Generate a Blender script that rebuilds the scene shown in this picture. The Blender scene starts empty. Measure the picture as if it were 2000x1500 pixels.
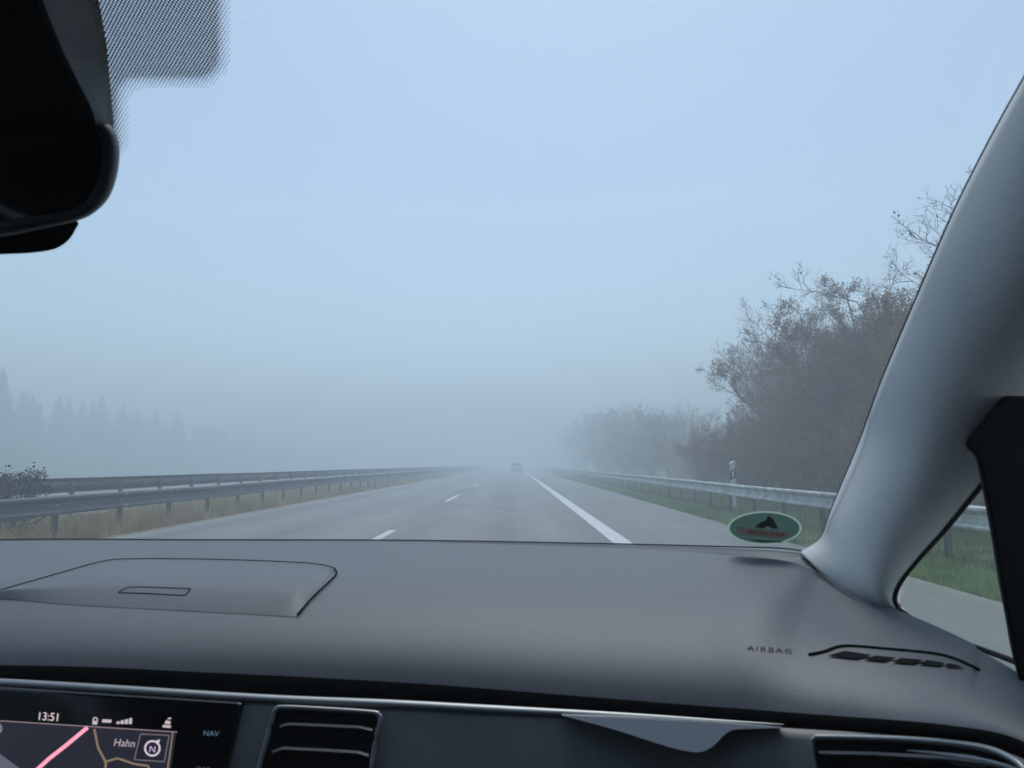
import bpy, bmesh, math, random
import numpy as np
from mathutils import Vector
from mathutils.bvhtree import BVHTree
R = math.radians
S = bpy.context.scene
COL = S.collection

# ------------------------------------------------------------------ camera, sky, sun, exposure
FPX = 1450.0                     # focal length in pixels of a 2000 px wide picture
PITCH = math.atan(157/1450); YAW = math.atan(6/1450)
CAM = Vector((0, 0, 1.25))
cd = bpy.data.cameras.new('camera'); cam = bpy.data.objects.new('camera', cd); COL.objects.link(cam)
cam.location = CAM; cam.rotation_euler = (R(90)+PITCH, 0, YAW)
cd.sensor_width = 36; cd.lens = 36*FPX/2000; cd.clip_start = 0.02; cd.clip_end = 3000
cd.dof.use_dof = True; cd.dof.focus_distance = 14; cd.dof.aperture_fstop = 22
S.camera = cam
SUN_EL, SUN_AZ = 65, 6          # azimuth clockwise from +Y
w = bpy.data.worlds.new("World"); S.world = w; w.use_nodes = True
nt = w.node_tree; nt.nodes.clear()
sky = nt.nodes.new('ShaderNodeTexSky'); sky.sky_type = 'NISHITA'; sky.sun_disc = False
sky.sun_elevation = R(SUN_EL); sky.sun_rotation = R(SUN_AZ)
sky.air_density = 1.0; sky.dust_density = 1.0; sky.ozone_density = 2.0
bg = nt.nodes.new('ShaderNodeBackground'); bg.inputs[1].default_value = 0.12
wo = nt.nodes.new('ShaderNodeOutputWorld')
tint = nt.nodes.new('ShaderNodeMix'); tint.data_type = 'RGBA'; tint.blend_type = 'MULTIPLY'; tint.inputs[0].default_value = 1   # overcast: greyer than the clear sky
tint.inputs[7].default_value = (1.09, 1.0, .885, 1); nt.links.new(sky.outputs[0], tint.inputs[6]); nt.links.new(tint.outputs[2], bg.inputs[0]); nt.links.new(bg.outputs[0], wo.inputs[0])
sl = bpy.data.lights.new('sun', 'SUN'); sl.energy = 1.1; sl.angle = R(25); sl.color = (1, .97, .92)
so = bpy.data.objects.new('sun', sl); COL.objects.link(so)
so.rotation_euler = (R(90-SUN_EL), 0, R(180-SUN_AZ))
vs = S.view_settings; vs.view_transform = 'Standard'; vs.look = 'None'; vs.gamma = 1; vs.exposure = 0.9
S.display_settings.display_device = 'sRGB'
cy = S.cycles
cy.volume_bounces = 6; cy.max_bounces = 10; cy.transparent_max_bounces = 16; cy.diffuse_bounces = 3; cy.glossy_bounces = 3
cy.use_denoising = True; cy.sample_clamp_indirect = 6
S.render.film_transparent = False

# ------------------------------------------------------------------ helpers
def ray(u, v):
    cx = (u-1000)/FPX; cyy = (750-v)/FPX
    f = math.cos(PITCH)-math.sin(PITCH)*cyy; up = math.cos(PITCH)*cyy+math.sin(PITCH)
    x = cx*math.cos(YAW)-f*math.sin(YAW); y = cx*math.sin(YAW)+f*math.cos(YAW)
    return Vector((x/y, 1, up/y))
def P(u, v, Y): return CAM+ray(u, v)*Y
def mesh_obj(name, verts, faces, mats, parent=None, smooth=False, mi=None):
    me = bpy.data.meshes.new(name); me.from_pydata([tuple(p) for p in verts], [], faces)
    for m in (mats if isinstance(mats, (list, tuple)) else [mats]): me.materials.append(m)
    if mi is not None: me.polygons.foreach_set('material_index', np.array(mi, dtype=np.int32))
    if smooth: me.polygons.foreach_set('use_smooth', [True]*len(me.polygons))
    me.update()
    o = bpy.data.objects.new(name, me); COL.objects.link(o)
    if parent: o.parent = parent; o.matrix_parent_inverse = parent.matrix_world.inverted() if False else o.matrix_parent_inverse
    return o
def tag(o, label=None, cat=None, group=None, kind=None):
    if label: o['label'] = label
    if cat: o['category'] = cat
    if group: o['group'] = group
    if kind: o['kind'] = kind
    return o
def empty(name, loc=(0, 0, 0), rz=0, **k):
    o = bpy.data.objects.new(name, None); COL.objects.link(o); o.location = loc; o.rotation_euler = (0, 0, rz)
    o.empty_display_size = .1
    return tag(o, **k)
class MB:
    def __init__(s): s.v = []; s.f = []; s.m = []
    def add(s, vs_, fs, m=0):
        b = len(s.v); s.v += [Vector(p) for p in vs_]; s.f += [tuple(i+b for i in f) for f in fs]; s.m += [m]*len(fs)
    def box(s, a, b, m=0):
        x0, y0, z0 = a; x1, y1, z1 = b
        s.add([(x0,y0,z0),(x1,y0,z0),(x1,y1,z0),(x0,y1,z0),(x0,y0,z1),(x1,y0,z1),(x1,y1,z1),(x0,y1,z1)],
              [(0,3,2,1),(4,5,6,7),(0,1,5,4),(1,2,6,5),(2,3,7,6),(3,0,4,7)], m)
    def tube(s, pts, r, n=8, closed=False, m=0, cap=True):
        pts = [Vector(p) for p in pts]; N = len(pts); rs = r if isinstance(r, (list, tuple)) else [r]*N
        vs_ = []
        for i, p in enumerate(pts):
            a = pts[(i-1) % N] if (i > 0 or closed) else p; b = pts[(i+1) % N] if (i < N-1 or closed) else p
            t = (b-a).normalized(); h = Vector((0, 0, 1)) if abs(t.z) < .9 else Vector((1, 0, 0))
            e1 = t.cross(h).normalized(); e2 = t.cross(e1)
            for k in range(n):
                an = 2*math.pi*k/n; vs_.append(p+(e1*math.cos(an)+e2*math.sin(an))*rs[i])
        fs = []
        for i in range(N if closed else N-1):
            j = (i+1) % N
            for k in range(n): fs.append((i*n+k, i*n+(k+1) % n, j*n+(k+1) % n, j*n+k))
        if cap and not closed: fs += [tuple(range(n))[::-1], tuple((N-1)*n+k for k in range(n))]
        s.add(vs_, fs, m)
    def grid(s, rows, m=0, closed=False, flip=False):
        n = len(rows[0]); vs_ = [p for r in rows for p in r]; fs = []
        for i in range(len(rows)-1):
            for k in range(n if closed else n-1):
                q = (i*n+k, i*n+(k+1) % n, (i+1)*n+(k+1) % n, (i+1)*n+k); fs.append(q[::-1] if flip else q)
        s.add(vs_, fs, m)
    def poly(s, pts, m=0): s.add(pts, [tuple(range(len(pts)))], m)
    def prism(s, pts, d, m=0):
        pts = [Vector(p) for p in pts]; n = len(pts); d = Vector(d)
        s.add(pts+[p+d for p in pts], [tuple(range(n))[::-1], tuple(range(n, 2*n))]+[(i, (i+1) % n, n+(i+1) % n, n+i) for i in range(n)], m)
    def build(s, name, mats, parent=None, smooth=False, bevel=0, fixn=True):
        o = mesh_obj(name, s.v, s.f, mats, parent, smooth, s.m)
        if fixn:
            bm = bmesh.new(); bm.from_mesh(o.data); bmesh.ops.recalc_face_normals(bm, faces=bm.faces); bm.to_mesh(o.data); bm.free()
        if bevel:
            b = o.modifiers.new('bevel', 'BEVEL'); b.width = bevel; b.segments = 2; b.limit_method = 'ANGLE'
        return o
def cr(pts, n, closed=False):
    """Catmull-Rom through tuples"""
    pts = [np.array(p, float) for p in pts]; N = len(pts); out = []
    segs = N if closed else N-1
    for i in range(segs):
        g = (lambda k: pts[k % N]) if closed else (lambda k: pts[min(max(k, 0), N-1)])
        a, b, c, d = g(i-1), g(i), g(i+1), g(i+2)
        for j in range(n):
            t = j/n; out.append(.5*((2*b)+(c-a)*t+(2*a-5*b+4*c-d)*t*t+(3*b-a-3*c+d)*t**3))
    if not closed: out.append(pts[-1])
    return out

def mat(name, col, rough=.6, metal=0, spec=.5, noise=None, bump=None, stretch=(1, 1, 1), **kw):
    """noise = (scale, amount, detail) varies the colour; bump = (scale, strength, distance)"""
    m = bpy.data.materials.new(name); m.use_nodes = True; t = m.node_tree; b = t.nodes['Principled BSDF']
    b.inputs['Base Color'].default_value = (*col, 1); b.inputs['Roughness'].default_value = rough
    b.inputs['Metallic'].default_value = metal; b.inputs['Specular IOR Level'].default_value = spec
    tc = t.nodes.new('ShaderNodeTexCoord'); mp = t.nodes.new('ShaderNodeMapping'); mp.inputs['Scale'].default_value = stretch
    t.links.new(tc.outputs['Object'], mp.inputs[0])
    if noise:
        n = t.nodes.new('ShaderNodeTexNoise'); n.inputs['Scale'].default_value = noise[0]; n.inputs['Detail'].default_value = noise[2] if len(noise) > 2 else 4
        t.links.new(mp.outputs[0], n.inputs[0])
        rr = t.nodes.new('ShaderNodeValToRGB'); a = noise[1]
        rr.color_ramp.elements[0].position = .3; rr.color_ramp.elements[1].position = .7
        c2 = kw.get('col2')
        rr.color_ramp.elements[0].color = (*[c*(1-a) for c in col], 1)
        rr.color_ramp.elements[1].color = (*(c2 if c2 else [min(1, c*(1+a)) for c in col]), 1)
        t.links.new(n.outputs[0], rr.inputs[0]); t.links.new(rr.outputs[0], b.inputs['Base Color'])
    if bump:
        n2 = t.nodes.new('ShaderNodeTexNoise'); n2.inputs['Scale'].default_value = bump[0]; n2.inputs['Detail'].default_value = 3
        t.links.new(mp.outputs[0], n2.inputs[0])
        bp = t.nodes.new('ShaderNodeBump'); bp.inputs['Strength'].default_value = bump[1]; bp.inputs['Distance'].default_value = bump[2]
        t.links.new(n2.outputs[0], bp.inputs['Height']); t.links.new(bp.outputs[0], b.inputs['Normal'])
    return m
def emis(name, col, k=1):
    m = bpy.data.materials.new(name); m.use_nodes = True; b = m.node_tree.nodes['Principled BSDF']
    b.inputs['Base Color'].default_value = (.01, .01, .01, 1); b.inputs['Roughness'].default_value = .3
    b.inputs['Emission Color'].default_value = (*col, 1); b.inputs['Emission Strength'].default_value = k
    return m
def glass(name, tint, refl):
    m = bpy.data.materials.new(name); m.use_nodes = True; t = m.node_tree; t.nodes.clear()
    o = t.nodes.new('ShaderNodeOutputMaterial'); tr = t.nodes.new('ShaderNodeBsdfTransparent'); tr.inputs[0].default_value = (*tint, 1)
    g = t.nodes.new('ShaderNodeBsdfGlossy'); g.inputs['Roughness'].default_value = .0; g.inputs[0].default_value = (refl, refl, refl, 1)
    ge = t.nodes.new('ShaderNodeNewGeometry'); dt = t.nodes.new('ShaderNodeVectorMath'); dt.operation = 'DOT_PRODUCT'
    t.links.new(ge.outputs['Normal'], dt.inputs[0]); t.links.new(ge.outputs['Incoming'], dt.inputs[1])
    def mth(op, a, bb=0):
        n = t.nodes.new('ShaderNodeMath'); n.operation = op
        for i, q in enumerate((a, bb)):
            if isinstance(q, (int, float)): n.inputs[i].default_value = q
            else: t.links.new(q, n.inputs[i])
        return n
    fr = mth('ADD', mth('MULTIPLY', mth('POWER', mth('SUBTRACT', 1, mth('ABSOLUTE', dt.outputs['Value']).outputs[0]).outputs[0], 5).outputs[0], .96).outputs[0], .04)
    mx = t.nodes.new('ShaderNodeMixShader')
    t.links.new(fr.outputs[0], mx.inputs[0]); t.links.new(tr.outputs[0], mx.inputs[1]); t.links.new(g.outputs[0], mx.inputs[2]); t.links.new(mx.outputs[0], o.inputs[0])
    return m

# ------------------------------------------------------------------ materials of the place
M_metal = mat('galvanised_steel', (.46, .48, .48), .5, .45, noise=(2.5, .45, 8), bump=(30, .1, .01), stretch=(1, 1.2, .5))
M_metal_old = mat('weathered_steel', (.125, .132, .135), .6, .3, noise=(3, .3, 6), stretch=(1, .3, 2))
M_post = mat('post_steel', (.14, .145, .145), .65, .3, noise=(6, .3, 5))
M_bolt = mat('bolt_head', (.85, .86, .86), .35, .3)
M_paint = mat('road_paint', (.72, .73, .72), .65, noise=(7, .12, 8))
M_worn = mat('worn_paint', (.34, .35, .35), .7, noise=(5, .35, 8))
M_bark = mat('bark', (.15, .10, .07), .9, noise=(4, .4, 5))
M_bark2 = mat('pale_bark', (.25, .15, .10), .9, noise=(4, .35, 5))
M_leaf = mat('dead_leaf', (.28, .105, .042), .85, noise=(1.2, .4, 4), col2=(.40, .18, .085))
M_ever = mat('evergreen_leaf', (.03, .045, .03), .7, noise=(2, .4, 4))
M_needle = mat('needles', (.025, .045, .028), .8, noise=(.8, .3, 4))
M_dry = mat('dry_grass', (.52, .39, .18), .9, noise=(1.3, .35, 5), col2=(.70, .57, .33))
M_green = mat('green_grass', (.22, .35, .075), .85, noise=(1.1, .45, 5), col2=(.36, .45, .15))

# ------------------------------------------------------------------ ground, carriageways, markings
def sheet(name, x0, x1, y0, y1, z, m, nx=1, ny=1, zf=None):
    xs = np.linspace(x0, x1, nx+1); ys = np.linspace(y0, y1, ny+1)
    b = MB(); b.grid([[Vector((x, y, z+(zf(x, y) if zf else 0))) for x in xs] for y in ys])
    return tag(b.build(name, m), kind='structure')
def road_mat(name, c, tracks=True):
    m = bpy.data.materials.new(name); m.use_nodes = True; t = m.node_tree; L = t.links; b = t.nodes['Principled BSDF']
    tc = t.nodes.new('ShaderNodeTexCoord')
    def noi(scale, st, det=6, rough=.6):
        mp = t.nodes.new('ShaderNodeMapping'); mp.inputs['Scale'].default_value = st; L.new(tc.outputs['Object'], mp.inputs[0])
        n = t.nodes.new('ShaderNodeTexNoise'); n.inputs['Scale'].default_value = scale; n.inputs['Detail'].default_value = det; n.inputs['Roughness'].default_value = rough
        L.new(mp.outputs[0], n.inputs[0]); return n.outputs[0]
    def mth(op, a, bb):
        n = t.nodes.new('ShaderNodeMath'); n.operation = op
        for i, q in enumerate((a, bb)):
            if isinstance(q, (int, float)): n.inputs[i].default_value = q
            else: L.new(q, n.inputs[i])
        return n.outputs[0]
    streak = mth('MULTIPLY', mth('SUBTRACT', noi(1.6, (1, .03, 1), 5), .5), .6)
    blot = mth('MULTIPLY', mth('SUBTRACT', noi(.5, (1, .4, 1), 6), .5), .8)
    fine = mth('MULTIPLY', mth('SUBTRACT', noi(60, (1, 1, 1), 3), .5), .7)
    v = mth('ADD', mth('ADD', streak, blot), mth('ADD', fine, 1.0))
    if tracks:   # polished wheel tracks
        sx = t.nodes.new('ShaderNodeSeparateXYZ'); L.new(tc.outputs['Object'], sx.inputs[0])
        c_ = mth('COSINE', mth('MULTIPLY', mth('ADD', sx.outputs[0], .35+.9), 2*math.pi/1.9), 0)
        v = mth('ADD', v, mth('MULTIPLY', c_, .09))
    rgb = t.nodes.new('ShaderNodeVectorMath'); rgb.operation = 'SCALE'; rgb.inputs[0].default_value = c; L.new(v, rgb.inputs['Scale'])
    L.new(rgb.outputs[0], b.inputs['Base Color']); b.inputs['Roughness'].default_value = .62; b.inputs['Specular IOR Level'].default_value = .35
    bp = t.nodes.new('ShaderNodeBump'); bp.inputs['Strength'].default_value = .4; bp.inputs['Distance'].default_value = .01
    L.new(noi(90, (1, 1, 1), 2), bp.inputs['Height']); L.new(bp.outputs[0], b.inputs['Normal'])
    return m
M_road = road_mat('asphalt', (.25, .25, .246)); M_shoulder = road_mat('shoulder_asphalt', (.21, .222, .208), False)
M_soil = mat('verge_turf', (.10, .16, .045), .95, noise=(.9, .5, 8), col2=(.17, .22, .08), bump=(12, .8, .05))
M_soil_dry = mat('median_turf', (.24, .19, .10), .95, noise=(1.5, .4, 8), bump=(12, .8, .05))
LEFT_EDGE, RIGHT_EDGE = -6.95, 4.42
def hills(x, y):   # the motorway stands on a low embankment on the left
    return -min(1.25, max(0, -x-24)*.15)
sheet('ground', -420, 420, -40, 640, -.03, M_soil, 140, 40, hills)
sheet('median', -9.9, LEFT_EDGE+.02, -40, 620, -.008, M_soil_dry)
sheet('road', LEFT_EDGE, 1.9, -40, 620, 0, M_road)
sheet('hard_shoulder', 1.9, RIGHT_EDGE, -40, 620, .0005, M_shoulder)
sheet('opposite_road', -21.2, -9.9, -40, 620, -.004, M_road)
for name, x, wd in (('edge_line', 1.72, .30), ('inner_edge_line', -6.62, .13)):
    sheet(name, x-wd/2, x+wd/2, -40, 600, .0045, M_paint if wd > .2 else M_worn, 1, 40)
b = MB()
for k in range(-2, 12):
    y0 = 25.3+16.95*k; b.grid([[(-2.33-.075, y, .0045), (-2.33+.075, y, .0045)] for y in (y0, y0+3, y0+6)])
tag(b.build('lane_line', M_paint), kind='structure')

# ------------------------------------------------------------------ guard rails
def w_profile(): return [(.012,.750),(.050,.745),(.078,.728),(.082,.700),(.070,.680),(.022,.650),(.008,.630),(.008,.560),(.022,.540),(.070,.510),(.082,.490),(.078,.462),(.050,.446),(.012,.440)]
def rail(name, X, side, y0, y1, label, m=M_metal, dz=0, bolts=True, npost=95, post0=4.2, seed=1, box_top=False):
    """side = +1: traffic face looks towards +X"""
    rnd = random.Random(seed); root = empty(name, (X, y0, 0), label=label, cat='guard rail')
    b = MB(); prof = w_profile(); pr = prof+[(d-.004, z) for d, z in prof[::-1]]
    y = y0; k = 0; wob = lambda yy: .012*math.sin(yy*.21+seed)+.006*math.sin(yy*.73)
    wz = lambda yy: .006*math.sin(yy*.17+seed*2)+.004*math.sin(yy*.61)
    while y < y1:
        L = 4.0; rows = []
        for yy, off in ((y, .006), (y+.16, .006), (y+.165, 0), (y+2, 0), (y+L+.15, 0)):
            rows.append([Vector((side*(d+off)+wob(yy), yy-y0, z+dz+wz(yy))) for d, z in pr])
        b.grid(rows, closed=True)
        b.add(rows[0], [tuple(range(len(pr)))])
        if bolts and y < 90:
            for by, zz in ((y+.04, .70), (y+.12, .70), (y+.04, .49), (y+.12, .49), (y+.08, .595), (y+2.08, .595)):
                d = .084 if zz != .595 else .012
                c = Vector((side*(d+.008)+wob(by), by-y0, zz+dz+wz(by)))
                n = 8; ring = [c+Vector((-side*.004, .014*math.cos(a), .014*math.sin(a))) for a in [2*math.pi*i/n for i in range(n)]]
                b.add(ring+[c+Vector((side*.006, 0, 0))], [(i, (i+1) % n, n) for i in range(n)], 1)
        y += L; k += 1
    b.build('beam', [m, M_bolt if side > 0 else M_post], root, smooth=False)
    # posts: sigma section with a spacer behind the beam
    pm = MB(); sec = [(-.012,-.05),(-.07,-.05),(-.07,.05),(-.012,.05),(-.012,.03),(-.018,.044),(-.063,.044),(-.063,-.044),(-.018,-.044),(-.012,-.03)]
    pm.prism([(side*(x-.05), yy, -.15) for x, yy in sec], (0, 0, .83+dz))
    pm.box((-side*.055-.006 if side > 0 else .045, -.035, .56+dz), (side*.006 if side > 0 else .0, .035, .63+dz)) if False else None
    pm.box((min(0, -side*.065), -.03, .565+dz), (max(0, -side*.065), .03, .625+dz))
    proto = pm.build('post', M_post, root)
    for i in range(npost):
        o = proto if i == 0 else proto.copy()
        if i: COL.objects.link(o); o.parent = root
        o.location = (wob(post0+2*i), post0+2*i-y0, wz(post0+2*i)); o.rotation_euler = (rnd.uniform(-.02, .02), rnd.uniform(-.015, .015), rnd.uniform(-.05, .05))
    return root
rail('guard_rail', 5.68, -1, -6, 230, 'galvanised steel guard rail on posts in green grass beside the hard shoulder', post0=2.1, npost=96)
rail('guard_rail', -7.40, 1, -6, 230, 'steel guard rail with bright bolts, nearer of the two on the left', m=M_metal_old, post0=4.2, npost=96, seed=4)
rail('guard_rail', -9.70, -1, -6, 230, 'plain grey guard rail standing behind another rail, far side of the median', m=M_metal_old, dz=.20, bolts=False, npost=90, seed=9)

# ------------------------------------------------------------------ delineator posts behind the right rail
M_white = mat('white_plastic', (.88, .88, .89), .5, noise=(20, .05)); M_black = mat('black_plastic', (.02, .02, .022), .5)
M_refl = mat('reflector', (.9, .9, .92), .2)
def delineator(name, loc, lab):
    root = empty(name, loc, rz=.25, label=lab, cat='delineator post', group='delineator posts behind the right rail'); root.scale = (1.25, 1.25, 1)
    def band(z0a, z0b, z1a, z1b, g=0, hw=.075):   # slanted cut levels (road side, far side)
        return [(-hw-g, -.045-g, z0a), (hw+g, -.045-g, z0b), (0, .06+g, (z0a+z0b)/2), (-hw-g, -.045-g, z1a), (hw+g, -.045-g, z1b), (0, .06+g, (z1a+z1b)/2)]
    F = [(0, 2, 1), (3, 4, 5), (0, 1, 4, 3), (1, 2, 5, 4), (2, 0, 3, 5)]
    b = MB(); b.add(band(-.35, -.35, 1.27, 1.36), F); b.build('post', M_white, root)
    b = MB(); b.add(band(.80, .88, 1.06, 1.14, .004), F); bb = b.build('black_band', M_black, root)
    b = MB(); b.box((-.022, -.055, .885), (.022, -.0495, 1.06)); b.build('reflector', M_refl, root)
    return root
d0 = delineator('delineator_post', (6.25, 21.6, 0), 'white delineator post with black band, nearest one showing above the rail before the brown bushes')
d1 = d0.copy(); COL.objects.link(d1); d1.location = (6.35, 75, 0); d1['label'] = 'small hazy delineator post above the far end of the right guard rail'
for ch in list(d0.children):
    c = ch.copy(); COL.objects.link(c); c.parent = d1

# ------------------------------------------------------------------ trees
def prisms(segs, sides=3):
    """segs: array n x 8 (p0,p1,r0,r1)"""
    s = np.array(segs); p0, p1 = s[:, :3], s[:, 3:6]; r0, r1 = s[:, 6:7], s[:, 7:8]
    t = p1-p0; t /= np.linalg.norm(t, axis=1, keepdims=True)+1e-9
    h = np.where(np.abs(t[:, 2:3]) < .9, np.array([[0, 0, 1.]]), np.array([[1., 0, 0]]))
    e1 = np.cross(t, h); e1 /= np.linalg.norm(e1, axis=1, keepdims=True); e2 = np.cross(t, e1)
    V = []
    for p, r in ((p0, r0), (p1, r1)):
        for k in range(sides):
            a = 2*math.pi*k/sides; V.append(p+(e1*math.cos(a)+e2*math.sin(a))*r)
    V = np.stack(V, 1).reshape(-1, 3); n = len(s); base = np.arange(n)[:, None]*2*sides
    F = []
    for k in range(sides):
        F.append(np.concatenate([base+k, base+(k+1) % sides, base+sides+(k+1) % sides, base+sides+k], 1))
    return V, np.stack(F, 1).reshape(-1, 4)
def np_mesh(name, V, F, mats, mi=None, k=4):
    me = bpy.data.meshes.new(name); me.vertices.add(len(V)); me.vertices.foreach_set('co', np.asarray(V, dtype=np.float32).ravel())
    me.loops.add(len(F)*k); me.loops.foreach_set('vertex_index', np.asarray(F, dtype=np.int32).ravel())
    me.polygons.add(len(F)); me.polygons.foreach_set('loop_start', np.arange(0, len(F)*k, k, dtype=np.int32)); me.polygons.foreach_set('loop_total', np.full(len(F), k, dtype=np.int32))
    for m in mats: me.materials.append(m)
    if mi is not None: me.polygons.foreach_set('material_index', np.asarray(mi, dtype=np.int32))
    me.update(); me.validate(); return me
def leaf_quads(pts, size, rng, droop=0):
    n = len(pts); d = rng.normal(size=(n, 3)); d[:, 2] -= droop; d /= np.linalg.norm(d, axis=1, keepdims=True)
    e = np.cross(d, rng.normal(size=(n, 3))); e /= np.linalg.norm(e, axis=1, keepdims=True)
    s = size*rng.uniform(.6, 1.4, (n, 1)); a = pts; V = np.stack([a, a+d*s*.5+e*s*.32, a+d*s, a+d*s*.5-e*s*.32], 1).reshape(-1, 3)
    return V, (np.arange(n)[:, None]*4+np.arange(4)[None])
def tree_meshes(seed, h, spread=.45, stems=5, kids=(9, 7, 6, 3), leaves=0, leaf_size=.07, up=.25, twig=.006, bark=None, leafmat=None, low=.12):
    rnd = random.Random(seed); rng = np.random.default_rng(seed); bark = bark or M_bark; leafmat = leafmat or M_leaf
    tr, cw, tips = [], [], []
    def branch(p, d, L, r, lev):
        n = 5 if lev == 0 else (4 if lev == 1 else (3 if lev == 2 else 2)); pts = [p]
        for i in range(n):
            j = .09+.05*lev
            d = (d+Vector((rnd.gauss(0, j), rnd.gauss(0, j), rnd.gauss(0, j)+up*.25))).normalized()
            q = pts[-1]+d*L/n; ra = r*(1-.75*i/n); rb = r*(1-.75*(i+1)/n)
            (tr if lev < 1 else cw).append((*pts[-1], *q, ra, rb)); pts.append(q)
        if lev >= 2: tips.extend(pts[1:])
        if lev < len(kids):
            k = kids[lev]
            for i in range(k):
                f = (low if lev == 0 else .15)+(1-(low if lev == 0 else .15))*(i+rnd.random())/k
                x = f*n; a = min(int(x), n-1); pp = pts[a].lerp(pts[a+1], x-a); dd = (pts[a+1]-pts[a]).normalized()
                o = Vector((rnd.gauss(0, 1), rnd.gauss(0, 1), rnd.gauss(0, .5))); o = (o-o.project(dd)).normalized()
                nd = (dd*rnd.uniform(.5, .9)+o*rnd.uniform(.6, 1.1)+Vector((0, 0, up))).normalized()
                LL = L*(.50 if lev == 0 else .52)*(1-.45*f)*rnd.uniform(.7, 1.25)
                branch(pp, nd, LL, max(twig, r*(.5 if lev else .42)), lev+1)
    for s_ in range(stems):
        a = 2*math.pi*(s_+rnd.random()*.6)/stems; lean = spread*rnd.uniform(.4, 1.1) if stems > 1 else .06
        hh = h*rnd.uniform(.84, 1)*.9
        branch(Vector((.15*math.cos(a), .15*math.sin(a), -.1)), Vector((lean*math.cos(a), lean*math.sin(a), 1)).normalized(), hh, h*.008/(stems**.3)+.012, 0)
    V, F = prisms(tr, 6); tm = np_mesh('trunk', V, F, [bark])
    V, F = prisms(cw, 3); mi = np.zeros(len(F))
    if leaves:
        T = np.array([tuple(t) for t in tips]); pk = T[rng.integers(0, len(T), leaves)]+rng.normal(0, .05, (leaves, 3))
        V2, F2 = leaf_quads(pk, leaf_size, rng); F2 = F2+len(V); V = np.concatenate([V, V2]); F = np.concatenate([F, F2]); mi = np.concatenate([mi, np.ones(len(F2))])
    return tm, np_mesh('crown', V, F, [bark, leafmat], mi)
def put_tree(name, meshes, loc, rz, sc, label, cat='tree', group=None):
    root = empty(name, loc, rz, label=label, cat=cat, group=group); root.scale = (sc, sc, sc)
    for nm, me in zip(('trunk', 'crown'), meshes):
        o = bpy.data.objects.new(nm, me); COL.objects.link(o); o.parent = root
    return root
TW = {  # a handful of individual growth forms
 'twiggy': tree_meshes(11, 6.6, .48, 10, (9, 8, 7, 4), 250, .05, .30, .0045, M_bark2),
 'twiggy_b': tree_meshes(12, 6.6, .60, 11, (9, 8, 7, 4), 300, .05, .30, .0045, M_bark2),
 'leafy': tree_meshes(13, 5.9, .46, 10, (10, 8, 7, 3), 60000, .050, .26, .006, low=.03),
 'leafy_b': tree_meshes(14, 5.7, .52, 10, (9, 8, 7, 3), 48000, .050, .26, .006, low=.03),
 'tall': tree_meshes(15, 9.0, .34, 4, (12, 9, 7, 3), 420, .09, .22, .006),
 'shrub': tree_meshes(16, 2.8, .60, 9, (8, 7, 5), 14000, .045, .10, .005, low=.03),
 'shrub_b': tree_meshes(17, 3.0, .70, 9, (8, 7, 6), 3600, .045, .12, .005, M_bark2, low=.03),
}
G = 'bare winter trees behind the right guard rail'
TREES = [ # kind, x, y, scale, rz, label
 ('tall', 10.6, 15.0, .88, .3, 'tall bare tree whose thin upper twigs reach out beside the pillar'),
 ('tall', 11.5, 19.2, .80, 2.1, 'slim bare tree just left of the pillar, above the brown bushes'),
 ('twiggy', 9.8, 12.2, .72, 1.0, 'bare tree standing behind the windscreen pillar'),
 ('leafy', 10.2, 17.0, .90, 4.0, 'bush with withered brown leaves right against the pillar edge'),
 ('leafy', 10.4, 21.0, 1.05, .5, 'large dense bush full of withered brown leaves, crest of the near clump'),
 ('leafy_b', 10.3, 23.6, 1.06, 2.0, 'dense brown leafy bush behind the white delineator post'),
 ('twiggy', 11.2, 26.8, 1.08, 3.2, 'grey twiggy tree rising between the brown bush and the open fog'),
 ('twiggy_b', 11.4, 30.8, 1.12, .2, 'leafless spreading tree at the left end of the near clump'),
 ('twiggy', 13.0, 33.5, 1.05, 5.0, 'leafless tree half hidden behind the left end of the near clump'),
 ('leafy_b', 13.2, 25.0, .95, 1.1, 'brown leaved bush in the second row behind the delineator'),
 ('leafy', 13.4, 19.0, 1.0, 5.3, 'brown leaved bush in the second row near the pillar'),
 ('leafy_b', 12.6, 38.5, .66, 2.2, 'low hazy brown tree filling the dip left of the near clump'),
 ('leafy', 13.5, 44.0, .70, 1.2, 'hazy brown tree behind the dip left of the near clump'),
 ('twiggy_b', 10.4, 49.0, .72, 1.4, 'rounded hazy tree beyond the gap after the near clump'),
 ('twiggy_b', 12.0, 53.5, .78, 4.4, 'hazy bare tree touching the rounded one beyond the gap'),
 ('leafy_b', 11.0, 60.0, .80, 2.7, 'hazy low bush tree in the middle of the far row'),
 ('twiggy', 10.6, 68.0, .95, .9, 'faint bare tree over the hazy low bush tree'),
 ('leafy', 11.5, 77.0, 1.10, 3.9, 'faint tall tree with flat top where the row turns pale'),
 ('leafy_b', 10.6, 88.0, 1.15, 5.6, 'very faint tree, last one with a visible outline'),
 ('leafy', 11.2, 101.0, 1.2, .4, 'ghostly tree near the vanishing end of the row'),
 ('leafy_b', 10.8, 116.0, 1.2, 3.0, 'barely visible tree at the vanishing end of the row'),
 ('twiggy_b', 10.0, 8.6, .75, 2.5, 'bare tree seen through the small side window'),
]
for kind, x, y, s_, rz, lab in TREES:
    if y > 45: x, y, s_ = x*1.25, y*1.25, s_*1.30
    put_tree('bare_tree', TW[kind], (x, y, -.03), rz, s_, lab, 'tree', G)
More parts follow.
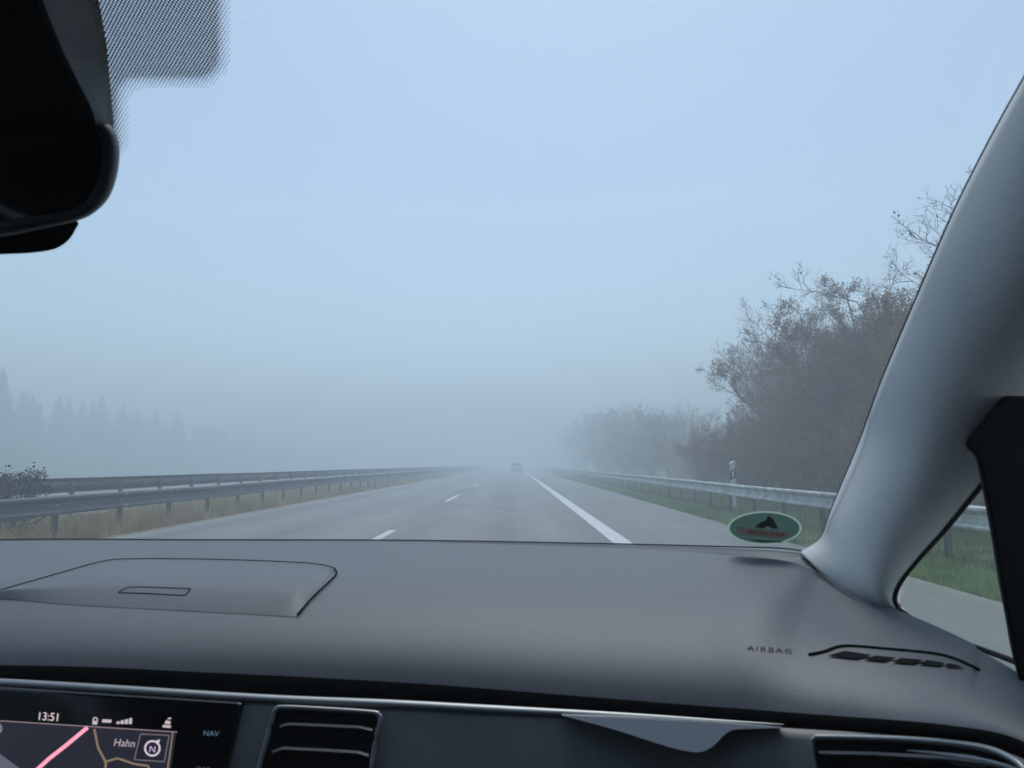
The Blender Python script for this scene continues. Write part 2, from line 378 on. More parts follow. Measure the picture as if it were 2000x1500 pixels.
SH = [
 ('shrub', 8.9, 9.6, 1.1, 'low dark shrub beyond the rail in the small side window'),
 ('shrub_b', 8.6, 14.3, .9, 'leafless shrub over the rail beside the pillar foot'),
 ('shrub', 8.9, 17.6, 1.05, 'brown shrub right above the green oval sticker'),
 ('shrub', 9.0, 20.6, 1.1, 'brown shrub at the foot of the large leafy bush'),
 ('shrub_b', 9.0, 23.4, 1.1, 'greyish shrub right behind the white delineator post'),
 ('shrub', 9.1, 26.4, 1.2, 'brown shrub just left of the delineator post'),
 ('shrub', 9.2, 29.6, 1.25, 'dark shrub under the grey twiggy tree'),
 ('shrub_b', 9.3, 32.8, 1.1, 'leafless shrub under the left end of the near clump'),
 ('shrub', 9.4, 36.6, 1.05, 'dark rounded shrub standing in the gap of the tree row'),
 ('shrub', 10.6, 40.6, 1.15, 'greying shrub behind the gap of the tree row'),
 ('shrub_b', 9.6, 45.0, 1.1, 'pale shrub at the foot of the rounded hazy tree'),
 ('shrub', 9.8, 55.0, 1.2, 'hazy shrub along the middle of the far row'),
 ('shrub', 9.8, 66.0, 1.3, 'faint shrub along the far row'),
 ('shrub', 9.8, 80.0, 1.4, 'very faint shrub towards the end of the far row'),
]
for i, (kind, x, y, s_, lab) in enumerate(SH):
    if y > 44: x, y, s_ = x*1.2, y*1.2, s_*1.2
    put_tree('shrub', TW[kind], (x, y, -.03), i*1.7, s_, lab, 'shrub', 'shrubs along the foot of the tree row')
# evergreen bush in the median, far left
put_tree('bush', tree_meshes(21, 1.25, .55, 7, (7, 5, 4), 2600, .05, .15, .004, leafmat=M_ever, low=.1), (-8.6, 12.75, 0), 0, 1,
         'small dark bush growing between the two guard rails at the left edge', 'bush')
def spruce_meshes(seed, h):
    rng = np.random.default_rng(seed); rnd = random.Random(seed); V, F = prisms([(0, 0, -.1, 0, 0, h*.97, h*.014, .02)], 7); tm = np_mesh('trunk', V, F, [M_bark])
    segs = []; pts = []; szs = []
    z = h*.08
    while z < h*.985:
        f = z/h; L = (1-f)*h*.30+.05; nb = 10
        for k in range(nb):
            a = rnd.random()*6.283; l = L*rnd.uniform(.7, 1.15); d = np.array([math.cos(a), math.sin(a), -.28+.5*f])
            p0 = np.array([0, 0, z]); p1 = p0+d*l; segs.append((*p0, *p1, .03, .008))
            for q in np.linspace(.15, 1, 9): pts += [p0+d*l*q]*4; szs += [.08+.26*(1-f)]*4
        z += h*.025+.05
    V, F = prisms(segs, 3); P_ = np.array(pts)+rng.normal(0, .05, (len(pts), 3)); V2, F2 = leaf_quads(P_, np.array(szs)[:, None], rng, .8)
    mi = np.concatenate([np.zeros(len(F)), np.ones(len(F2))])
    return tm, np_mesh('crown', np.concatenate([V, V2]), np.concatenate([F, F2+len(V)]), [M_bark, M_needle], mi)
SP = [spruce_meshes(s_, 10) for s_ in (31, 32, 33)]
rnd = random.Random(5); sy = 38
for i in range(135):
    x = -43+rnd.uniform(-2, 2)-(4.0 if i % 2 else 0); s_ = rnd.uniform(.90, 1.06)*float(np.interp(sy, [40, 62, 66, 90, 135, 190], [1.0, .98, .78, .78, .60, .55]))
    put_tree('spruce_tree', SP[i % 3], (x*1.85, sy*1.85, -1.28), rnd.random()*6, s_*1.92*rnd.uniform(.86, 1.04),
             'pale conifer fading into the fog along the wood on the far left side', 'tree', 'conifers of the foggy wood on the left')
    sy += rnd.uniform(.6, 1.5)

# ------------------------------------------------------------------ grass
def blades(name, regions, m, label, seed=3, lean=.35):
    rng = np.random.default_rng(seed); Vs = []
    for x0, x1, y0, y1, n, h, wd in regions:
        c = np.stack([rng.uniform(x0, x1, n), rng.uniform(y0, y1, n), np.full(n, -.03)], 1)
        cl = .5+.5*np.sin(c[:, 0]*3.1+c[:, 1]*1.3)*np.sin(c[:, 1]*2.3-c[:, 0]); H = (h*rng.uniform(.35, 1.1, n)*(.55+.6*cl))[:, None]
        a = rng.uniform(0, 6.283, n); s = np.stack([np.cos(a), np.sin(a), np.zeros(n)], 1)*wd
        l = rng.normal(0, lean, (n, 3)); l[:, 2] = 1; l2 = l+rng.normal(0, lean, (n, 3))*[1, 1, 0]
        mid = c+l*H*.5; tip = mid+l2*H*.5
        Vs.append(np.stack([c-s, c+s, mid+s*.7, tip, mid-s*.7], 1).reshape(-1, 3))
    V = np.concatenate(Vs); n = len(V)//5; base = np.arange(n)[:, None]*5
    F = np.concatenate([base+np.array([[0, 1, 2, 4]]), base+np.array([[4, 2, 3, 3]])]); 
    me = bpy.data.meshes.new(name); q = np.concatenate([(base+np.array([[0, 1, 2, 4]])).ravel(), (base+np.array([[4, 2, 3]])).ravel()])
    me.vertices.add(len(V)); me.vertices.foreach_set('co', V.astype(np.float32).ravel()); me.loops.add(len(q)); me.loops.foreach_set('vertex_index', q.astype(np.int32))
    me.polygons.add(2*n); st = np.concatenate([np.arange(n)*4, n*4+np.arange(n)*3]); me.polygons.foreach_set('loop_start', st.astype(np.int32))
    me.polygons.foreach_set('loop_total', np.concatenate([np.full(n, 4), np.full(n, 3)]).astype(np.int32)); me.materials.append(m); me.update(); me.validate()
    o = bpy.data.objects.new(name, me); COL.objects.link(o); return tag(o, label, 'grass', kind='stuff')
blades('dry_grass', [(-9.6, -7.05, 6, 24, 26000, .42, .005), (-9.6, -7.05, 24, 60, 20000, .42, .008), (-9.6, -7.1, 60, 120, 9000, .4, .014)], M_dry, 'withered straw coloured grass on the median under the rails', 4)
blades('green_grass', [(4.30, 4.7, 3.5, 30, 9000, .05, .004), (4.45, 8.5, 3.5, 13, 60000, .10, .004), (4.50, 8.5, 13, 34, 45000, .12, .006), (4.5, 8.6, 34, 90, 22000, .12, .012)], M_green, 'short green grass on the verge under the right rail', 6)
blades('tall_verge_grass', [(5.5, 5.95, 3, 60, 5000, .34, .005), (6.6, 10, 5, 60, 9000, .35, .007)], mat('mixed_grass', (.15, .15, .065), .9, noise=(1, .4, 4), col2=(.24, .21, .11)), 'uncut grass tufts around the right rail posts', 8)

# ------------------------------------------------------------------ the car ahead
def build_car():
    M_body = mat('silver_paint', (.42, .44, .46), .3, .5); M_win = mat('dark_window', (.03, .035, .04), .1)
    M_tyre = mat('tyre_rubber', (.02, .02, .02), .8); M_tail = mat('tail_lamp_red', (.22, .02, .02), .3); M_rim = mat('alloy_rim', (.4, .4, .42), .35, .8)
    root = empty('parked_car' if False else 'driving_car', (.22, 113, 0), label='silver hatchback driving ahead in the same lane, half lost in the fog', cat='car')
    b = MB()                      # body: half widths by height, along the length
    secs = []
    for y, zs in ((0, (.30, .55, .95, 1.0)), (.06, (.24, .55, .98, 1.04)), (.9, (.2, .55, .96, 1.0)), (2.9, (.2, .55, .90, .96)), (3.9, (.2, .55, .76, .84)), (4.25, (.3, .5, .62, .68))):
        k = .9 if y in (0, 4.25) else 1
        a = [(.78*k, zs[0]), (.9*k, zs[1]), (.88*k, zs[2]), (.8*k, zs[3])]
        secs.append([Vector((x, y, z)) for x, z in a]+[Vector((-x, y, z)) for x, z in a[::-1]])
    b.grid(secs, closed=True); b.poly(secs[0]); b.poly(secs[-1]); body = b.build('body', M_body, root, smooth=False, bevel=.04)
    b = MB(); cab = [[(.78, .02, .98), (.62, .34, 1.44), (-.62, .34, 1.44), (-.78, .02, .98)], [(.8, 1.0, .98), (.66, .8, 1.50), (-.66, .8, 1.50), (-.8, 1.0, .98)],
                    [(.8, 2.2, .96), (.66, 1.9, 1.49), (-.66, 1.9, 1.49), (-.8, 2.2, .96)], [(.78, 3.1, .92), (.60, 2.4, 1.42), (-.60, 2.4, 1.42), (-.78, 3.1, .92)]]
    b.grid([[Vector(p) for p in r] for r in cab]); b.poly(cab[0]); b.poly(cab[-1]); b.build('cabin', M_body, root, bevel=.03)
    b = MB(); b.prism([(-.66, .03, 1.04), (.66, .03, 1.04), (.56, .29, 1.39), (-.56, .29, 1.39)], (0, -.015, .01)); b.build('rear_window', M_win, root)
    for sx in (-1, 1):
        b = MB(); b.prism([(sx*.795, .5, 1.03), (sx*.795, 2.3, 1.02), (sx*.69, 1.95, 1.40), (sx*.69, .75, 1.40)], (sx*.012, 0, .004)); b.build('side_window', M_win, root)
        b = MB(); b.prism([(sx*.60, -.01, .80), (sx*.86, -.01, .80), (sx*.84, -.01, 1.0), (sx*.66, -.01, 1.0)], (0, .14, 0)); b.build('tail_light', M_tail, root, bevel=.01)
        for y in (.72, 3.35):
            b = MB(); n = 20
            b.prism([(sx*.70, y+.32*math.cos(2*math.pi*i/n), .32+.32*math.sin(2*math.pi*i/n)) for i in range(n)], (sx*.20, 0, 0)); wh = b.build('wheel', M_tyre, root, bevel=.02)
            b = MB(); b.prism([(sx*.885, y+.2*math.cos(2*math.pi*i/n), .32+.2*math.sin(2*math.pi*i/n)) for i in range(n)], (sx*.03, 0, 0)); b.build('rim', M_rim, wh)
        b = MB(); b.box((sx*.98-.09, 2.65, .98), (sx*.98+.09, 2.8, 1.12)); b.build('wing_mirror', M_body, root, bevel=.03)
    b = MB(); b.box((-.82, -.06, .30), (.82, .1, .56)); b.build('bumper', mat('dark_bumper', (.05, .05, .055), .6), root, bevel=.03)
    b = MB(); b.box((-.26, -.035, .70), (.26, .02, .81)); b.build('number_plate', M_white, root)
    b = MB(); b.box((-.6, .18, 1.44), (.6, .42, 1.475)); b.build('roof_spoiler', M_body, root, bevel=.01)
build_car()

# ------------------------------------------------------------------ our own car, seen from the passenger seat
M_dash = mat('soft_dash_plastic', (.098, .112, .13), .58, spec=.75, noise=(650, .16, 2), bump=(1400, .12, .0006))
M_dash_back = mat('defroster_plastic', (.075, .085, .098), .5, bump=(1400, .12, .0006))
M_panel = mat('decor_panel', (.19, .205, .215), .5, noise=(20, .1, 5))
M_gap = mat('dark_gap', (.006, .006, .007), .9, spec=.1)
M_trim = mat('satin_trim', (.30, .315, .325), .42, .8)
M_pillar = mat('pillar_fabric', (.80, .83, .845), .97, spec=.04, noise=(420, .05, 3), bump=(900, .2, .0006))
M_rubber = mat('rubber_seal', (.012, .012, .013), .7)
M_blk = mat('black_trim', (.006, .0065, .008), .75, spec=.2)
M_gloss = mat('gloss_black_screen', (.004, .004, .005), .12)
M_house = mat('mirror_plastic', (.085, .095, .10), .5, bump=(900, .1, .0005))
M_dark_refl = mat('dimmed_mirror', (.05, .048, .05), .06, .9)
XC = -.33
CAR = empty('car_interior', (XC, 0, 0), label='interior of the moving car around the camera, grey dashboard, windscreen and pale pillar', cat='car')
bpy.context.view_layer.update()
def part(b, name, m, parent=CAR, **k):
    off = Vector((XC, 0, 0)); b.v = [p-off for p in b.v]    # every part keeps the car's own origin
    return b.build(name, m, parent, **k)

# dashboard surface
def W(x, y, z): return Vector((x, y, z+CAM.z))
r0 = [W(-1.02, .86, -.125), W(-.92, .99, -.112)]+[P(*k) for k in ((0,1056,1.05),(400,1056,1.06),(800,1057,1.06),(1150,1063,1.05),(1400,1069,1.01),(1560,1077,.95),(1612,1114,.90),(1665,1160,.80),(1762,1198,.72),(1870,1247,.615),(1985,1312,.52),(2080,1378,.46))]
rn = [W(-1.02, .62, -.165), W(-.80, .62, -.162)]+[P(*k) for k in ((0,1299,.62),(400,1313,.62),(800,1334,.61),(1150,1361,.59),(1350,1377,.575),(1450,1384,.56),(1550,1392,.54),(1650,1399,.52),(1760,1407,.49),(1860,1417,.46),(1960,1434,.43),(2060,1475,.40))]
NS = 16
R0 = [Vector(p) for p in cr(r0, NS)]; RN = [Vector(p) for p in cr(rn, NS)]; NC = len(R0)
TS = [i/90 for i in range(91)]
def gprof(t):
    q = max(0, (t-.66)/.34)
    return .22*t+.78*(1-math.sqrt(max(0, 1-.96*q*q)))/.8
def edge_t(c):      # where the darker strip under the glass ends
    k = c/NS; return float(np.interp(k, [0, 4, 5, 6, 7, 8, 9, 10, 14], [.05, .06, .10, .15, .22, .20, .12, .03, 0]))
def dashp(c, t):
    a, b_ = R0[c], RN[c]; p = a.lerp(b_, t); p.z = a.z+(b_.z-a.z)*gprof(t)
    e = edge_t(c)
    if e > .02: p.z += .004*(min(1, max(0, (t-e+.015)/.03)))-.004*min(1, t/.9)
    k = c/NS                      # hollow shaped in to darken the dash near the foot of the pillar
    p.z -= .016*math.exp(-((k-6.75)/.55)**2)*math.exp(-((t-.10)/.07)**2)
    return p
b = MB(); rows = []; mi = []
back = [Vector((p.x, p.y+.02, p.z-.03)) for p in R0]
rows = [[dashp(c, t) for c in range(NC)] for t in TS]
lipz = [(-.004, -.006), (-.004, -.012), (.004, -.018), (.05, -.02)]
b.grid([back]+rows, 0)
n_main = len(b.f)
for i in range(len(b.m)):
    r_, c_ = divmod(i, NC-1)
    if r_ == 0 or TS[min(r_, 90)-0 if r_ < 91 else 90] < edge_t(c_)+.005: b.m[i] = 1
DASH_V, DASH_F = list(b.v), list(b.f)
DBVH = BVHTree.FromPolygons(DASH_V, DASH_F)
lf = lambda c: float(np.interp(c/NS, [0, 6, 9, 13], [1, .9, .5, .25]))
b.grid([[Vector((p.x, p.y+dy, p.z+dz*lf(c))) for c, p in enumerate(RN)] for dy, dz in [(0, 0)]+lipz], 2)
dash = part(b, 'dashboard', [M_dash, M_dash_back, M_gap], smooth=True)
def hit(u, v, lift=0):
    d = ray(u, v); h = DBVH.ray_cast(CAM, d.normalized())
    if h[0] is None: return P(u, v, .7)
    n = h[1]; n = n if n.z > 0 else -n
    return h[0]+n*lift
def px(line, n=8, closed=False): return [tuple(p) for p in cr(line, n, closed)]

# seal where the glass meets the dashboard
b = MB(); b.tube([p+Vector((0, -.002, .0015)) for p in R0[NS:int(7.4*NS)]], .0011, 6); part(b, 'windscreen_seal', mat('frit_grey', (.06, .065, .072), .7), smooth=True)

# storage lid with its bevelled front and right edges, gap line and pull
backl = px([(-120,1200),(-40,1170),(0,1157),(120,1122),(200,1100),(260,1095),(420,1096),(560,1101),(625,1106),(652,1113)], 8)
frontl = px([(-120,1210),(-60,1190),(0,1172),(110,1180),(190,1185),(270,1189),(400,1196),(480,1200),(545,1204),(580,1206)], 8)
N = len(backl); rws = []
for j in range(33):
    t = j/32; row = []
    for i in range(N):
        s = i/(N-1); u = backl[i][0]*(1-t)+frontl[i][0]*t; v = backl[i][1]*(1-t)+frontl[i][1]*t
        f = min(1, (1-t)/.30); g = min(1, (1-s)/.10); up_ = .0004+.0060*min(f, 1)*min(g, 1)*min(1, t/.7+.12)
        row.append(hit(u, v)+Vector((0, 0, up_)))
    rws.append(row)
b = MB(); b.grid(rws); LB = BVHTree.FromPolygons(list(b.v), list(b.f))
lid = part(b, 'storage_lid', M_dash, dash, smooth=True)
b = MB(); b.tube([hit(x, y, .0022) for x, y in backl[14:]+px([(652,1113),(657,1124),(640,1143),(610,1172),(581,1205)], 6)], [.00055]*(len(backl)-14)+[.0009]*25, 6)
part(b, 'lid_gap', M_gap, dash, smooth=True)
def lhit(u, v, lift=0):
    h = LB.ray_cast(CAM, ray(u, v).normalized()); return (h[0] if h[0] is not None else hit(u, v))+Vector((0, 0, lift))
hp = [(232,1157),(240,1152),(256,1147),(300,1147.5),(365,1150),(371,1152),(366,1158),(358,1163),(300,1160),(240,1158)]
b = MB(); b.tube([lhit(x, y, .0000) for x, y in px(hp, 4, True)], .0007, 6, closed=True); part(b, 'lid_pull_groove', mat('groove_grey', (.02, .022, .026), .8, spec=.2), dash, smooth=True)

# demister vent on the right of the dashboard
b = MB(); b.tube([hit(x, y, .0005) for x, y in px([(1580,1280),(1610,1274),(1650,1263),(1735,1269),(1825,1278),(1870,1290),(1912,1310)], 6)], .0013, 6); part(b, 'demister_rim', M_gap, dash, smooth=True)
b = MB()
for q in (((1616,1283),(1674,1290),(1704,1282),(1651,1274)),((1686,1291),(1728,1295),(1751,1287.5),(1711,1283)),((1742,1296),(1786,1300),(1805,1291.6),(1760,1288)),((1793,1300),(1836,1304),(1847,1298),(1812,1292)),((1844,1305),(1884,1308),(1870,1302),(1853,1298.4))):
    b.poly([hit(x, y, .0012) for x, y in q])
part(b, 'demister_slots', M_gap, dash)
# lettering pressed into the airbag cover
tc_ = bpy.data.curves.new('airbag_lettering', 'FONT'); tc_.body = 'AIRBAG'; tc_.size = 1; tc_.extrude = 0; tc_.space_character = 1.25
to = bpy.data.objects.new('tmp_text', tc_); COL.objects.link(to); bpy.context.view_layer.update()
me = bpy.data.meshes.new_from_object(to.evaluated_get(bpy.context.evaluated_depsgraph_get()))
vv = [v.co.copy() for v in me.vertices]; wx = max(v.x for v in vv)
b = MB(); b.add([hit(1459+87*v.x/wx, 1270+7*v.x/wx-12*v.y, .0007) for v in vv], [tuple(p.vertices) for p in me.polygons])
bpy.data.objects.remove(to); part(b, 'airbag_lettering', mat('lettering_grey', (.045, .05, .057), .8, spec=.2), dash)
def text_mesh(body, size):
    c = bpy.data.curves.new('t', 'FONT'); c.body = body; c.size = size; o = bpy.data.objects.new('tmp_text', c); COL.objects.link(o); bpy.context.view_layer.update()
    m = bpy.data.meshes.new_from_object(o.evaluated_get(bpy.context.evaluated_depsgraph_get())); r = ([v.co.copy() for v in m.vertices], [tuple(p.vertices) for p in m.polygons]); bpy.data.objects.remove(o); return r

# front panel below the dashboard edge
top = [(-500,1304,.60),(0,1324,.60),(500,1354,.597),(760,1365,.592),(1000,1378,.583),(1250,1393,.567),(1530,1414,.535),(1700,1424,.503),(1860,1438,.462),(1960,1458,.425),(2040,1490,.395),(2120,1530,.375)]
TOP = [Vector(P(*k)) for k in cr(top, 12)]
def down(dy, dz): return [Vector((p.x, p.y+dy, p.z+dz)) for p in TOP]
nstr = 6*12+1
def tap(i): return 1-.92*max(0, (i-44)/(nstr-44))**1.5
b = MB(); prof = [(.012, -.004), (.002, -.001), (0, -.001), (-.0025, -.003), (-.003, -.0055), (.0, -.0075), (.01, -.009)]
b.grid([[Vector((p.x, p.y+dy*tap(i), p.z+dz*tap(i))) for i, p in enumerate(TOP[:nstr])] for dy, dz in prof]); part(b, 'trim_strip', M_trim, smooth=True)
b = MB(); b.grid([down(*k) for k in ((.06, -.04), (.01, -.008), (.0015, -.003), (-.003, -.009), (-.012, -.03), (-.032, -.07), (-.05, -.14), (-.04, -.25), (.05, -.40))])
panel = part(b, 'front_panel', M_panel, smooth=True)
PB = BVHTree.FromPolygons([p+Vector((XC, 0, 0)) for p in [v.co for v in panel.data.vertices]], [tuple(p.vertices) for p in panel.data.polygons])
def phit(u, v, d=0):
    h = PB.ray_cast(CAM, ray(u, v).normalized()); return (h[0] if h[0] is not None else P(u, v, .62))-ray(u, v).normalized()*d
class Plane:
    def __init__(s, a, b_, c): s.o = a; s.n = (b_-a).cross(c-a).normalized(); s.n = s.n if s.n.y < 0 else -s.n
    def at(s, u, v, lift=0):
        d = ray(u, v); t = (s.o-CAM).dot(s.n)/d.dot(s.n); return CAM+d*t+s.n*lift
# sky reflection on the decor panel, imitated by an added lighter facet
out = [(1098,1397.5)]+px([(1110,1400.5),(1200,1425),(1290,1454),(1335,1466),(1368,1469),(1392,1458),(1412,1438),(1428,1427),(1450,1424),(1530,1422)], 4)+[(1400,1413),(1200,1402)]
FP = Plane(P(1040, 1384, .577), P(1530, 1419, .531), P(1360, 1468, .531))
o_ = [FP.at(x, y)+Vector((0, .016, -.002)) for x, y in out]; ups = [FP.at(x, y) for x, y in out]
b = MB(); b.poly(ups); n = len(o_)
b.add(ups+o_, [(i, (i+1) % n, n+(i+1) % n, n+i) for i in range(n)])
part(b, 'panel_reflection', M_trim if False else mat('reflection_satin', (.20, .22, .245), .3, .4), panel)

# infotainment screen
SCR = Plane(P(0, 1345, .592), P(470, 1375, .588), P(440, 1600, .556))
b = MB(); b.prism([SCR.at(*k) for k in ((-900, 1285), (472, 1374), (420, 1590), (-980, 1560))], (0, .02, 0)); screen = part(b, 'touch_screen', M_gloss, CAR, bevel=.002)
def ui(name, polys, col, k=1, lift=.0008):
    b = MB()
    for pl in polys: b.poly([SCR.at(x, y, lift) for x, y in pl])
    return part(b, name, emis(name, col, k), screen)
def strip(pts, wd):
    out = []
    for (x0, y0), (x1, y1) in zip(pts[:-1], pts[1:]):
        dx, dy = x1-x0, y1-y0; L = math.hypot(dx, dy); nx, ny = -dy/L*wd/2, dx/L*wd/2
        out.append([(x0+nx, y0+ny), (x1+nx, y1+ny), (x1-nx, y1-ny), (x0-nx, y0-ny)])
    return out
def ring(cx, cy_, r0_, r1_, n=20, a0=0, a1=6.2832):
    out = []
    for i in range(n):
        A = a0+(a1-a0)*i/n; B = a0+(a1-a0)*(i+1)/n
        out.append([(cx+r*math.cos(a), cy_+r*math.sin(a)) for r, a in ((r0_, A), (r1_, A), (r1_, B), (r0_, B))])
    return out
def ui_text(name, body, x, y, h, sk, col, k=1, slope=.06, wd=1, lift=.0012):
    vs_, fs = text_mesh(body, h*1.38); b = MB(); b.add([SCR.at(x+v.x*wd+v.y*sk, y-v.y+v.x*slope, lift) for v in vs_], fs); return part(b, name, emis(name, col, k), screen)
ui('map_area', [[(-300,1392),(345,1430),(318,1600),(-340,1600)]], (.010, .010, .016), 1, .0003)
ui('map_water', [[(-200,1455),(0,1472),(38,1500),(90,1600),(-250,1600)]], (.06, .065, .09), 1, .0005)
ui('status_bar_line', strip([(-300,1388),(0,1408),(347,1430)], 1.8), (.16, .12, .13))
ui('route_line', strip([(172,1421),(130,1456),(98,1481),(75,1502),(20,1560)], 7.5), (.62, .22, .30))
ui('minor_roads', strip([(185,1424),(192,1460),(207,1488),(206,1560)], 4.5)+strip([(207,1488),(230,1481),(262,1492),(290,1496),(300,1530)], 4)+strip([(338,1430),(334,1462),(322,1540)], 3), (.13, .095, .065), 1, .0006)
ui_text('clock_digits', '13:51', 73, 1406, 16, .12, (.42, .36, .38), wd=.92)
ui_text('place_name', 'Hahn', 222, 1457, 15, .25, (.26, .22, .24), wd=.95)
ui_text('nav_button', 'NAV', 397, 1437, 11, .12, (.045, .07, .10))
ui_text('lower_button', 'CAR', 382, 1507, 11, .12, (.03, .03, .035))
ui('status_icons', ring(187, 1406, 3, 5.5, 8)+[[(182,1408),(192,1409),(190,1416),(181,1415)]]+[[(201,1405),(219,1406),(218,1412),(200,1411)]]+
   [[(228+i*8, 1414), (234+i*8, 1414.5), (235+i*8, 1409-i*2.2), (229+i*8, 1409.5-i*2.0)] for i in range(4)]+
   [[(318,1421),(334,1422),(335,1417),(319,1416)],[(322,1414),(333,1415),(334,1409),(325,1407)],[(327,1405),(334,1405),(336,1402),(330,1402)]], (.30, .26, .28))
ui('compass_tile', [[(276,1434),(332,1437),(322,1488),(264,1484)]], (.008, .008, .012), 1, .0010)
ui('compass_ring', ring(299, 1462, 12.5, 16, 24)+[[(305,1448),(314,1444),(311,1454)]], (.36, .32, .38), 1, .0014)
ui_text('compass_letter', 'N', 292, 1469, 12.5, .12, (.33, .25, .40), lift=.0016)
ui('compass_tile_border', strip([(276,1434),(332,1437),(322,1488),(264,1484),(276,1434)], 1.8), (.10, .09, .10), 1, .0014)
ui('zoom_dial', ring(-6, 1423, 9, 12, 16), (.16, .13, .14), 1, .0012)

# air vents
def air_vent(outline, slats, depth, pp, curved=False):
    pl = Plane(*[phit(*q, .004) for q in pp]); at_ = (lambda x, y, l: phit(x, y, l+.001)) if curved else pl.at
    pts = px(outline, 5, True); ring_ = [at_(x, y, .003) for x, y in pts]; cx, cy_ = sum(p[0] for p in pts)/len(pts), sum(p[1] for p in pts)/len(pts)
    b = MB(); b.grid([[at_(cx+(x-cx)*k, cy_+(y-cy_)*k, .0018) for x, y in pts] for k in (.999, .75, .5, .25, .01)], closed=True)
    v = part(b, 'air_vent', M_gap)
    b = MB(); b.tube(ring_, .0020, 8, closed=True); part(b, 'vent_frame', M_trim, v, smooth=True)
    for s in slats:
        b = MB(); q = [at_(x, y, .0032) for x, y in s]; b.grid([[p, p+Vector((0, -.002, -.0012)), p+Vector((0, .004, -.006))] for p in q]); part(b, 'slat', M_slat, v)
    return v
M_slat = mat('slat_plastic', (.10, .11, .115), .35)
air_vent([(505,1512),(522,1450),(536,1400),(541,1388),(556,1383),(640,1387),(728,1393),(741,1398),(744,1408),(735,1450),(722,1520),(700,1560),(640,1572),(520,1562),(495,1552)],
         [[(550,1417),(566,1412),(640,1415),(705,1418),(730,1424)], [(535,1466),(556,1459),(640,1463),(702,1467),(722,1473)], [(525,1516),(546,1509),(640,1512),(700,1516),(712,1520)]], .03, ((540,1400),(740,1410),(620,1560)))
air_vent([(1592,1500),(1586,1460),(1587,1448),(1592,1442),(1605,1440),(1740,1443),(1850,1450),(1930,1463),(1975,1482),(2000,1502),(2020,1540),(2000,1580),(1900,1590),(1700,1585),(1610,1570)],
         [[(1598,1466),(1700,1468),(1850,1476),(1930,1486)], [(1602,1510),(1700,1512),(1850,1520),(1930,1530)]], .03, ((1590,1445),(1950,1475),(1750,1580)), True)
b = MB(); k0, k1 = 88, 128
tp = [TOP[i]+Vector((0, -.0085, -.0085)) for i in range(k0, k1)]; b.tube(tp, [.0005+.0018*min(1, i/10) for i in range(len(tp))], 8); part(b, 'vent_trim', M_trim, smooth=True)

# windscreen
def gl_y(X, z): return 1.05-.12*((X-XC)/.69)**2+(-.11-z)/.577
def gl_hit(u, v, back=0.):
    d = ray(u, v); lo, hi = .1, 2.
    for _ in range(40):
        m_ = (lo+hi)/2
        if m_ < gl_y(d.x*m_, d.z*m_): lo = m_
        else: hi = m_
    return CAM+d*(lo-back)
b = MB(); rws = []
for j in range(25):
    z = -.135+(.60)*j/24; hw = .70-.10*(z+.11)/.5
    rws.append([W(XC+hw*s, gl_y(XC+hw*s, z), z) for s in np.linspace(-1, 1, 33)])
b.grid(rws); wind = part(b, 'windscreen', glass('windscreen_glass', (.94, .97, .975), .35), smooth=True)
wm = wind.modifiers.new('thickness', 'SOLIDIFY'); wm.thickness = .005; wm.offset = 1

# dotted black print round the mirror foot
def dots_mat():
    m = bpy.data.materials.new('dotted_print'); m.use_nodes = True; t = m.node_tree; t.nodes.clear(); L = t.links
    o = t.nodes.new('ShaderNodeOutputMaterial'); uvn = t.nodes.new('ShaderNodeUVMap'); uvn.uv_map = 'uv'; sp = t.nodes.new('ShaderNodeSeparateXYZ'); L.new(uvn.outputs[0], sp.inputs[0])
    def mth(op, a, bb=0):
        n = t.nodes.new('ShaderNodeMath'); n.operation = op
        for i, q in enumerate((a, bb)):
            if isinstance(q, (int, float)): n.inputs[i].default_value = q
            else: L.new(q, n.inputs[i])
        return n.outputs[0]
    ca = mth('COSINE', mth('MULTIPLY', sp.outputs[0], 2*math.pi/.0017)); cb = mth('COSINE', mth('MULTIPLY', sp.outputs[1], 2*math.pi/.0017))
    at = t.nodes.new('ShaderNodeAttribute'); at.attribute_name = 'edge'
    dot = mth('GREATER_THAN', mth('ADD', ca, cb), mth('SUBTRACT', 1.35, mth('MULTIPLY', at.outputs['Fac'], 1.75)))
    tr = t.nodes.new('ShaderNodeBsdfTransparent'); df = t.nodes.new('ShaderNodeBsdfDiffuse'); df.inputs[0].default_value = (.07, .075, .08, 1)
    mx = t.nodes.new('ShaderNodeMixShader'); L.new(dot, mx.inputs[0]); L.new(tr.outputs[0], mx.inputs[1]); L.new(df.outputs[0], mx.inputs[2]); L.new(mx.outputs[0], o.inputs[0]); return m
def sdbox(u, v, x1, y1, r):
    dx, dy = u-(x1-r), v-(y1-r); return min(max(dx, dy), 0)+math.hypot(max(dx, 0), max(dy, 0))-r
def frit_d(u, v):
    a = sdbox(u, v, 446, 170, 62); c = sdbox(u, v, 247, 300, 20); k = 40; h = max(0, min(1, .5+.5*(c-a)/k)); return -(c*(1-h)+a*h-k*h*(1-h))
V, F, E = [], [], []; us = list(range(-120, 461, 6)); vs2 = list(range(-260, 312, 6))
for v in vs2:
    for u in us: V.append(gl_hit(u, v, .0015)-Vector((XC, 0, 0))); E.append(min(1, max(0, frit_d(u, v)/24)))
nu = len(us)
for j in range(len(vs2)-1):
    for i in range(nu-1):
        q = (j*nu+i, j*nu+i+1, (j+1)*nu+i+1, (j+1)*nu+i)
        if max(E[k] for k in q) > 0: F.append(q)
fr = mesh_obj('dotted_print', V, F, dots_mat(), wind); at = fr.data.attributes.new('edge', 'FLOAT', 'POINT'); at.data.foreach_set('value', E)
uvl = fr.data.uv_layers.new(name='uv')
